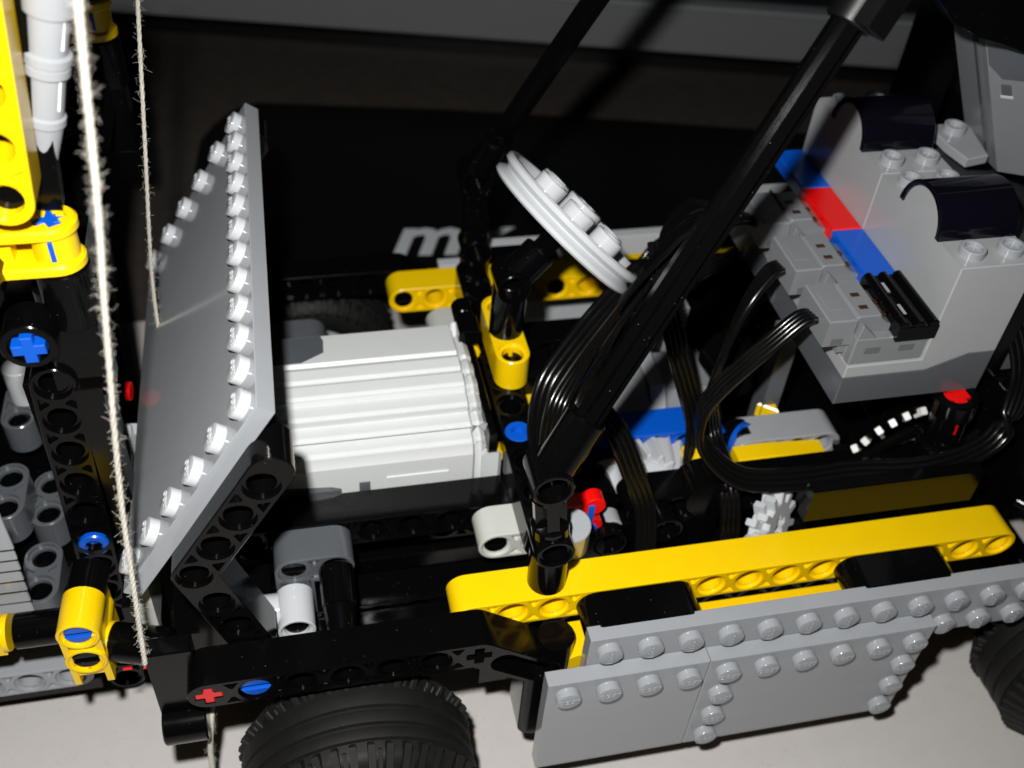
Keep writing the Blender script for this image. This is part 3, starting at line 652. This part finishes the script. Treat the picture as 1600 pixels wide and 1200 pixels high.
ribbon([(6.0, 6.5, 5.3), (5.9, 5.2, 4.6), (6.1, 4.4, 3.6), (6.5, 4.1, 2.4), (6.9, 3.9, 1.2), (6.8, 3.3, 0.2)], (1, 0.3, 0))
ribbon([(13.2, 1.9, 1.0), (14.6, 2.2, 1.6), (15.3, 2.6, 3.0), (15.1, 3.2, 4.6), (14.4, 3.6, 5.4)], (0.4, 0.4, 1), 2)

ribbon([(9.38, 8.5, 3.14), (8.05, 8.0, 2.94), (7.04, 7.6, 2.42), (6.45, 7.0, 1.3)], (0.8, 0.3, 0.3))
ribbon([(9.41, 9.5, 1.91), (7.54, 9.0, 3.28), (6.5, 8.6, 2.86), (5.72, 8.2, 2.07)], (0.5, 0.6, 0.4))
t = MB(); t.box(6.9, 13.4, 10.7, 11.2, -1.6, 1.25); part('side_tile', t, 'black', CAR)  # black box added to lose the far beam in shade

ribbon([(6.57, 6.4, 4.93), (5.45, 5.9, 4.89), (4.37, 5.2, 4.4), (3.27, 4.4, 3.73), (2.64, 3.9, 3.18), (2.39, 3.5, 2.48), (2.41, 3.2, 1.62), (2.52, 2.9, 0.71)], (1, 0.25, 0.1), 4, 0.11, 0.17)

# seat area behind the receivers
t = MB(); t.box(13.52, 14.2, 2.4, 9.8, 3.3, 6.6); t.box(13.5, 19, 9.9, 12.0, -2, 5.0); t.box(14.3, 19, 2.0, 9.9, -2.0, 3.2); part('rear_body', t, 'black', CAR)
t = MB(); t.prism([(13.55, 3.3), (19, 3.3), (19, 4.4), (15.2, 6.3), (13.55, 6.75)], -9.6, -2.6, FX(0, 0, 0), bev=0.05); part('rear_ramp', t, 'dark', CAR)
t = MB(); t.prism([(14.08, 8.44), (15.3, 8.4), (14.95, 6.75), (14.25, 6.6), (14.08, 7.4)], 6.95, 7.22, bev=0.03); bb = part('rear_plate', t, 'grey', CAR)
put('stud', STUDHOL, bb, Matrix.Translation((14.6, 8.0, 7.22)))
t = MB(); t.box(15.6, 20, 12.2, 12.8, -3, 12); t.box(14.9, 15.6, 10.2, 11.2, 3, 13.5); part('rear_pillar', t, 'black', CAR)
# reclined battery box
BO = Vector((13.6, 6.8, 10.3)); Bd = Vector((-0.457, 0, 0.889)); BF = frame(BO, (0.889, 0, 0.457), (0, 1, 0))   # W = U x V
up = 1 if (BF.to_3x3() @ Vector((0, 0, 1))).z > 0 else -1
t = MB(); t.prism([(0, 1.6), (0, 0), (0.9, -1.2), (4.0, -1.2), (4.0, 1.6)], -4.15, 7, BF, bev=0.05)
bat = part('battery_box', t, 'plug', CAR, 'grey battery box leaning behind the receivers')
NF = frame(BO, (-Bd.x * -1, 0, -Bd.z) , (0.6, -0.8, 0.0))
fu = (BF.to_3x3() @ Vector((0.6, -0.8, 0))).normalized(); NF = frame(BO, fu, Bd)      # lies on the slanted facet, W = outward or inward
wo = 1 if (NF.to_3x3() @ Vector((0, 0, 1))).y < 0 else -1
lo, hi = (0.0, 0.03) if wo > 0 else (-0.03, 0.0)
t = MB(); t.prism([(0.05, -0.55), (0.35, -0.95), (1.0, -0.95), (1.45, -0.6), (1.45, 6), (0.05, 6)], lo, hi, NF, bev=0.0); part('battery_lid', t, 'dark', bat)
t = MB(); t.box(0.30, 0.55, -1.45, -1.12, lo, hi, NF, 0.008); part('recess_mark', t, 'dark', bat)  # thin dark plate paints the darkness of a square hole
t = MB(); t.box(0.26, 0.58, -1.55, -1.47, lo, hi, NF, 0.008); part('recess_mark', t, 'pale', bat)
t = MB(); t.box(-0.06, 0.02, 0.35, 0.5, -4.0, 7, BF, 0.015); part('seam', t, 'dark', bat)

t = MB(); t.prism([(10.06, 12.86), (11.4, 11.56), (12.18, 11.21), (12.9, 11.03), (13.69, 10.76), (16.14, 9.98), (14.7, 12.78)], -5.9, -5.35, FX(0, 0, 0), bev=0.04); part('top_shade_panel', t, 'black', CAR)  # black piece added to darken the shadowed top of the battery box

# wheels
def tyre_mesh():
    t = MB(); Rr, hw = 2.8, 1.2
    prof = [(1.55, -hw + 0.12), (1.8, -hw), (2.2, -hw - 0.02), (2.46, -hw + 0.06), (2.62, -hw + 0.2), (2.66, -hw + 0.32)]
    for (a, b) in ((-0.60, -0.16), (-0.09, 0.27), (0.34, 0.66)):
        prof += [(2.69, a), (2.775, a + 0.03), (2.80, (a + b) / 2), (2.775, b - 0.03), (2.69, b)]
    prof += [(2.66, hw - 0.32), (2.62, hw - 0.2), (2.46, hw - 0.06), (2.2, hw + 0.02), (1.8, hw), (1.55, hw - 0.12), (1.55, -hw + 0.12)]
    t.lathe(prof, n=84)
    for k in range(42):     # shoulder blocks
        a = 2 * math.pi * k / 42
        for sg in (1, -1):
            Fb = Matrix.Rotation(a, 4, 'Z') @ Matrix.Translation((2.53, 0, sg * (hw - 0.22))) @ Matrix.Rotation(R(-38 * sg), 4, 'Y')
            t.box(-0.14, 0.17, -0.085, 0.085, -0.34, 0.34, Fb, 0.03)
            if k % 2 == 0:
                Fc = Matrix.Rotation(a + math.pi / 42, 4, 'Z') @ Matrix.Translation((2.51, 0, sg * (hw - 0.25))) @ Matrix.Rotation(R(-38 * sg), 4, 'Y')
                t.box(-0.14, 0.13, -0.05, 0.05, -0.2, 0.3, Fc, 0.03)
    return t.mesh('tyre', M['rubber'], 40)
def rim_mesh():
    t = MB(); t.lathe([(0.5, -0.85), (1.3, -0.85), (1.45, -1.02), (1.58, -1.05), (1.58, 1.05), (1.45, 1.02), (1.3, 0.85), (0.5, 0.85)], n=48)
    for k in range(6):
        a = 2 * math.pi * k / 6; t.cyl((math.cos(a), math.sin(a), -1.0), (math.cos(a), math.sin(a), 1.0), 0.34)
    return t.mesh('wheel', M['pale'])
TY = tyre_mesh(); RI = rim_mesh()
for (x, y, st) in ((-2.9, -1.98, 0), (-2.9, 13.98, 0), (17.3, -1.98, 0), (17.3, 13.98, 0)):
    o = link('wheel', RI, CAR, '%s wheel on the %s side' % ('front' if x < 0 else 'rear', 'near' if y < 6 else 'far'))
    o.matrix_basis = Matrix.Translation((x, y, GROUND + 2.8)) @ Matrix.Rotation(R(90), 4, 'X') @ Matrix.Rotation(0.13, 4, 'Z')
    c = link('tyre', TY, o)
t = MB(); t.cyl((-2.9, -1, -3.6), (-2.9, 13, -3.6), 0.3); t.box(-3.4, -2.4, 1, 11, -4.2, -3.2); part('wheel_axle', t, 'black', CAR)
t = MB(); t.cyl((17.3, -1, -3.6), (17.3, 13, -3.6), 0.3); t.box(16.5, 17.5, 1, 11, -4.2, -3.2); part('wheel_axle', t, 'black', CAR)

# =================================================================== TOY CRANE in front of the car
CR = thing('toy_crane', 'black and yellow toy crane frame standing at the nose of the toy car', 'toy crane', (-9, 5, GROUND))
def bm_(pts, holes, F, m, name='frame_beam', label=None, **k): return part(name, beam(MB(), pts, holes, F, **k), m, CR, label)
# near and far masts (upright beams with holes facing the viewer)
for y in (3.15, 9.5):
    bm_([(-5.26, 0), (5.74, 0)], hs(12, None, -5.26), frame((-8.6, y, -0.02), (0.048, 0, 1), (1, 0, -0.048)), 'black', 'mast_beam')
t = pin_end(MB(), (-8.575, 2.62, 0.48), (0, -1, 0), 0.36); part('pin', t, 'blue', CR, 'round blue pin low on the mast')
# second leg and fillers behind the mast
t = MB(); t.box(-8.85, -7.6, 3.7, 4.5, -2.2, 6.0); t.box(-7.95, -7.4, 2.6, 3.3, -2.2, 5.6); t.box(-9.2, -8.9, 3.6, 8.8, -4.5, 5.0); part('mast_cover', t, 'black', CR)
# cross bar running back along the top with holes facing up
bm_([(3.8, 0), (12.5, 0)], hs(9, None, 4.2), FYX(-8.0, 0, 7.0), 'black', 'top_beam')
# yellow blocks with a blue axle
def yblock(y):
    t = MB(); Fz = FXY(-7.62, y, 0)
    o_ = outline([(-2.4, 0), (0, 0)], 0.5)
    t.prism(o_, 9.22, 9.46, Fz, [plus(0, 0, 0.31, 0.125, 0.5)], bev=0.05); t.prism(o_, 8.42, 8.66, Fz, bev=0.05)
    t.prism(circ(0, 0, 0.42, 24), 8.66, 9.22, Fz, bev=0); t.box(-2.4, -0.75, -0.2, 0.2, 8.66, 9.22, Fz, 0)
    part('block', t, 'yellow', CR, 'yellow cross block')
    t = MB(); axle(t, (-7.62, y, 8.3), (-7.62, y, 9.42), 0.29, 0.10); 
    part('axle', t, 'blue', CR, 'blue cross axle')
    t = MB(); t.box(-0.045, 0.045, -0.44, -0.38, 8.74, 9.2, Fz, 0.02); part('axle', t, 'blue', CR)
    t = MB(); t.cyl((-7.62, y, 7.1), (-7.62, y, 8.41), 0.52); t.box(-8.3, -7.2, y - 0.35, y + 0.45, 5.2, 7.1); part('post', t, 'black', CR)
yblock(3.15); yblock(12.9)
t = MB(); t.hub((-9.15, 2.25, 8.5), (-9.15, 3.2, 8.5), 0.62, 0.4); part('post', t, 'black', CR)
t = MB(); t.hub((-8.40, 2.2, 7.18), (-8.40, 3.0, 7.18), 0.52, 0.35, 0.2); part('post', t, 'black', CR)
t = MB(); axle(t, (-8.38, 3.0, 7.18), (-8.38, 2.1, 7.18), 0.31, 0.115); part('axle', t, 'blue', CR, 'blue cross axle end facing the viewer')
t = MB(); t.cyl((-9.6, 2.2, 7.75), (-9.6, 2.7, 7.75), 0.5); part('bush', t, 'blue', CR)
# upright yellow beam
bm_([(0, 0), (6, 0)], hs(7), frame((-8.0, 2.7, 10.4), (0.10, 0, 1), (1, 0, -0.10)), 'yellow', 'upright_beam', 'upright yellow beam with round holes')
t = MB(); t.cyl((-8.0, 2.5, 10.4), (-8.0, 2.9, 10.4), 0.36); part('pin', t, 'black', CR)
t = MB(); t.box(-0.2, 0.2, -0.25, 0.25, 0, 6, axis_frame((-7.62, 3.5, 9.5), (0.10, 0, 1))); part('upright_axle', t, 'black', CR)
# grey telescopic actuator
a = Vector((-7.72, 3.6, 9.6)); b = Vector((-6.62, 3.45, 13.9)); d = (b - a).normalized(); L_ = (b - a).length
t = MB(); t.lathe([(r_ * 0.84, z_) for r_, z_ in [(0.001, 0), (0.16, 0.02), (0.26, 0.75), (0.37, 1.62), (0.41, 1.66), (0.41, 1.80), (0.36, 1.84), (0.37, 2.62), (0.46, 2.65), (0.46, 2.80), (0.43, 2.815), (0.43, 2.83), (0.47, 2.845), (0.47, 3.0), (0.39, 3.04), (0.42, 3.72), (0.50, 3.76), (0.53, 4.1), (0.58, 5.2), (0.001, 5.2)]], axis_frame(a, d), 30)
act = part('actuator', t, 'grey', CR, 'light grey telescopic actuator')
t = MB(); fr = Vector((0.72, -0.6, 0.1)).normalized()
t.box(-0.03, 0.03, -0.03, 0.03, 1.9, 2.6, axis_frame(a + fr * 0.305, d)); t.box(-0.03, 0.03, -0.03, 0.03, 3.06, 3.74, axis_frame(a + fr * 0.335, d)); part('seam', t, 'white2', act)
t = MB(); t.hub((-6.55, 2.9, 14.25), (-6.4, 3.9, 14.35), 0.5, 0.3, 0.4); part('actuator_eye', t, 'grey', act)
# beige ribbed hose and a yellow bend beside it
t = MB(); pr_ = []
for k in range(8): pr_ += [(0.2, k * 0.9), (0.2, k * 0.9 + 0.82), (0.17, k * 0.9 + 0.84), (0.17, k * 0.9 + 0.88)]
t.lathe(pr_, axis_frame((-7.6, 4.3, 10.6), (0.02, 0, 1)), 16); part('hose', t, 'tan', CR)
t = MB(); t.hub((-7.5, 5.0, 12.6), (-6.9, 5.0, 12.9), 0.6, 0.4); t.hub((-7.55, 5.2, 11.6), (-7.1, 5.2, 11.6), 0.5, 0.3); t.box(-8.0, -7.3, 5.2, 5.6, 11.6, 14); part('bracket', t, 'yellow', CR)
# dark grey beams lying along the side
for (x, y, z, n, c_) in ((-11.1, 8.2, -0.75, 2, 'dark'), (-10.95, 4.75, -0.5, 2, 'dark'), (-10.15, 5.1, -1.3, 2, 'dark'), (-10.2, 2.9, -1.6, 2, 'dark')):
    bm_([(y, 0), (y + n - 1, 0)], hs(n, None, y), FYX(x, 0, z), c_, 'side_beam')
    for k in range(n): part('pin', pin_end(MB(), (x, y + k, z + 0.40), (0, 0, 1), 0.29), 'black', CR)
t = MB()
t.cyl((-10.95, 9.0, -0.3), (-10.95, 9.0, 0.9), 0.42)
part('bush', t, 'pale', CR)
# ribbed light grey rack
rk = MB()
for k, (xr, zt, zb) in enumerate([(-9.61, 3.99, 2.72), (-9.71, 3.44, 2.13), (-9.81, 2.88, 1.52), (-9.92, 2.3, 0.89), (-10.02, 1.7, 0.25), (-10.13, 1.09, -0.42), (-10.23, 0.46, -1.1), (-10.34, -0.19, -1.8), (-10.45, -0.86, -2.52)]):
    y = 1.0 + 0.2 * k
    rk.prism([(-13.5, zb), (xr, zb), (xr, zt), (-13.5, zt + 1.5)], -y - 0.105, -y, FX(0, 0, 0), bev=0.025)
rack = part('rack', rk, 'grey', CR, 'light grey ribbed rack')
t = MB()
for k, (xr, zt, zb) in enumerate([(-9.61, 3.99, 2.72), (-9.71, 3.44, 2.13), (-9.81, 2.88, 1.52), (-9.92, 2.3, 0.89), (-10.02, 1.7, 0.25), (-10.13, 1.09, -0.42), (-10.23, 0.46, -1.1), (-10.34, -0.19, -1.8), (-10.45, -0.86, -2.52)]):
    y = 1.0 + 0.2 * k; t.box(-13.5, xr - 0.14, y + 0.10, y + 0.205, zb + 0.12, zt - 0.1, bev=0)
part('rack_gap_shade', t, 'black', rack)  # black fillers draw the shadow gaps between the rack's ribs
t = MB(); t.hub((-10.35, 1.2, -0.42), (-9.3, 1.2, -0.42), 0.42, 0.3); part('axle_joiner', t, 'black', CR)
t = MB(); t.lathe([(0.2, 0), (0.42, 0), (0.42, 0.14), (0.2, 0.14)], axis_frame((-9.3, 1.2, -0.42), (1, 0, 0)), 22); part('bush', t, 'blue', CR)
t = MB(); t.lathe([(0.2, 0), (0.44, 0), (0.44, 0.12), (0.2, 0.12)], axis_frame((-10.6, 1.2, -0.42), (1, 0, 0)), 22); t.box(-11.2, -10.6, 0.9, 1.4, -0.9, 0.1); part('bush', t, 'yellow', CR)
# yellow coupling block
YB = frame((-8.72, 0.55, -0.25), (0, 0, 1), (1, 0, 0))
t = MB(); t.hub((-8.68, 0.0, 0.70), (-8.63, 1.05, 0.70), 0.46, 0.31); t.hub((-8.70, 0.0, -0.28), (-8.66, 1.6, -0.28), 0.46, 0.31)
t.box(-9.12, -8.98, 0.06, 1.5, -1.25, 0.55, bev=0.03); t.box(-8.42, -8.26, 0.06, 1.7, -1.25, 0.65, bev=0.03); t.box(-8.98, -8.42, 0.5, 1.3, -1.0, 0.2, bev=0.03); t.box(-8.98, -8.42, 0.1, 0.5, -0.95, -0.72, bev=0.03)
cb = part('coupling_block', t, 'yellow', CR, 'yellow coupling block with two holes')
t = slot_pin(MB(), (-8.68, 0.02, 0.70), (0, -1, 0), 0.30); part('pin', t, 'blue', cb)
t = slot_pin(MB(), (-8.70, 0.02, -0.28), (0, -1, 0), 0.30); part('pin', t, 'black', cb)
t = MB(); t.cyl((-8.26, 0.6, -0.45), (-6.9, 0.2, -0.45), 0.46); part('axle_joiner', t, 'black', CR)
t = MB(); t.lathe([(0.2, 0), (0.49, 0), (0.49, 0.1), (0.2, 0.1)], axis_frame((-8.27, 0.58, -0.45), (1, -0.25, 0)), 22); part('bush', t, 'yellow', CR)
for x in (-7.9, -7.45):
    t = MB(); t.box(x - 0.1, x + 0.1, -0.01 - 0.075 * (x + 8.0), 0.03 - 0.075 * (x + 8.0), -0.80, -0.72, bev=0.01); part('axle', t, 'red', CR)
t = MB(); t.box(-8.85, -8.5, 0.08, 0.12, -0.70, -0.66, bev=0.005); part('axle', t, 'red', CR)
t = MB(); t.cyl((-8.63, 1.06, 0.70), (-8.55, 1.85, 0.74), 0.44); t.box(-8.1, -7.3, 1.6, 2.6, -2.5, -0.6); part('post', t, 'black', CR)
# long black upright at the nose
t = MB(); t.box(-7.2, -6.24, -1.0, -0.52, -1.72, 1.1, I4, 0.04); t.cyl((-7.21, -1.0, -1.72), (-6.23, -1.0, -1.72), 0.48, 28, 0.04); part('nose_beam', t, 'black', CR, 'upright black beam with a rounded foot')
# low grey beam near the table
bm_([(-16, 0), (-9.9, 0)], hs(7, None, -16), FX(0, 2.6, -4.0), 'grey', 'lower_beam', 'light grey beam low beside the table')
t = MB(); t.box(-16, -9.4, 2.3, 3.6, -5.0, -4.5); part('dark_filler', t, 'black', CR)  # black strip put in for the shadow line beneath the beam
t = MB(); t.box(-15, -9.0, 3.7, 13, -2.6, -2.3); part('dark_filler', t, 'black', CR)  # black sheet added to darken the bright table seen past the beams
# winch parts seen past the string
t = MB(); t.lathe([(0.2, 0), (0.4, 0), (0.4, 0.2), (0.2, 0.2)], axis_frame((-7.72, 6.2, 2.15), (1, -0.1, 0)) @ Matrix.Scale(0.6, 4), 20); part('bush', t, 'red', CR)
t = MB(); gear(t, axis_frame((-8.1, 6.0, -0.1), (1, -0.3, 0.2)), 0.65, 0.95, 12, -0.2, 0.25); t.cyl((-8.3, 6.2, -1.4), (-7.9, 5.8, -1.5), 0.4); part('gear', t, 'pale', CR)
t = MB(); t.box(-8.6, -7.9, 4.6, 6.5, -2.0, -0.9); part('winch_side', t, 'plug', CR)

# =================================================================== STRINGS
def string(pts, label, rad=0.046, fuzz=1300):
    P_ = smooth(pts, 60); m_ = len(P_); mb = MB()
    for s_ in range(3):
        q = []
        for k, p in enumerate(P_):
            tt = (P_[min(k + 1, m_ - 1)] - P_[max(k - 1, 0)]).normalized(); u = Vector((1, 0, 0)); u = (u - tt * u.dot(tt)).normalized(); v = tt.cross(u)
            a = k * 0.55 + s_ * 2.0944; rr_ = rad * 0.55
            q.append(p + (u * math.cos(a) + v * math.sin(a)) * rr_)
        mb.sweep(q, circ(0, 0, rad * 0.68, 6))
    for k in range(fuzz):
        i = random.randrange(1, m_ - 1); p = P_[i]; d0 = Vector((random.gauss(0, 1), random.gauss(0, 1), random.gauss(0, 1))).normalized()
        ln = random.uniform(0.015, 0.07) if random.random() < 0.96 else random.uniform(0.08, 0.15); b_ = p + d0 * rad; c_ = b_ + d0 * ln * 0.6 + Vector((random.gauss(0, .03), random.gauss(0, .03), random.gauss(0, .05)))
        e_ = c_ + d0 * ln * 0.3 + Vector((random.gauss(0, .05), random.gauss(0, .05), random.gauss(0, .06)))
        mb.sweep([b_, c_, e_], circ(0, 0, 0.0020, 3), cap=False)
    o = link('string', mb.mesh('string', M['string'], 60)); o['label'] = label; o['category'] = 'string'; o['group'] = 'hoist strings of the toy crane'
    return o
string([(-5.35, -0.6, 16.5), (-5.62, -0.6, 15.05), (-5.95, -0.6, 12.3), (-6.28, -0.6, 9.95), (-6.78, -0.7, 6.0), (-6.98, -1.0, 3.4), (-7.12, -1.3, 1.3)], 'thick white string hanging closest, in front of the yellow block')
string([(-5.75, 8, 12.6), (-5.92, 8, 11.4), (-6.35, 8, 8.0), (-6.8, 8, 4.4), (-6.95, 8, 2.2)], 'thinner white string hanging behind, ending at the far edge of the hood', 0.041, 450)
string([(-6.1, -0.6, -1.5), (-6.25, -0.9, -2.3), (-6.42, -1.0, -3.6), (-6.5, -1.2, -5.5), (-6.55, -1.2, GROUND + 0.1)], 'short loose string end dangling below the black upright beam', 0.06, 250)
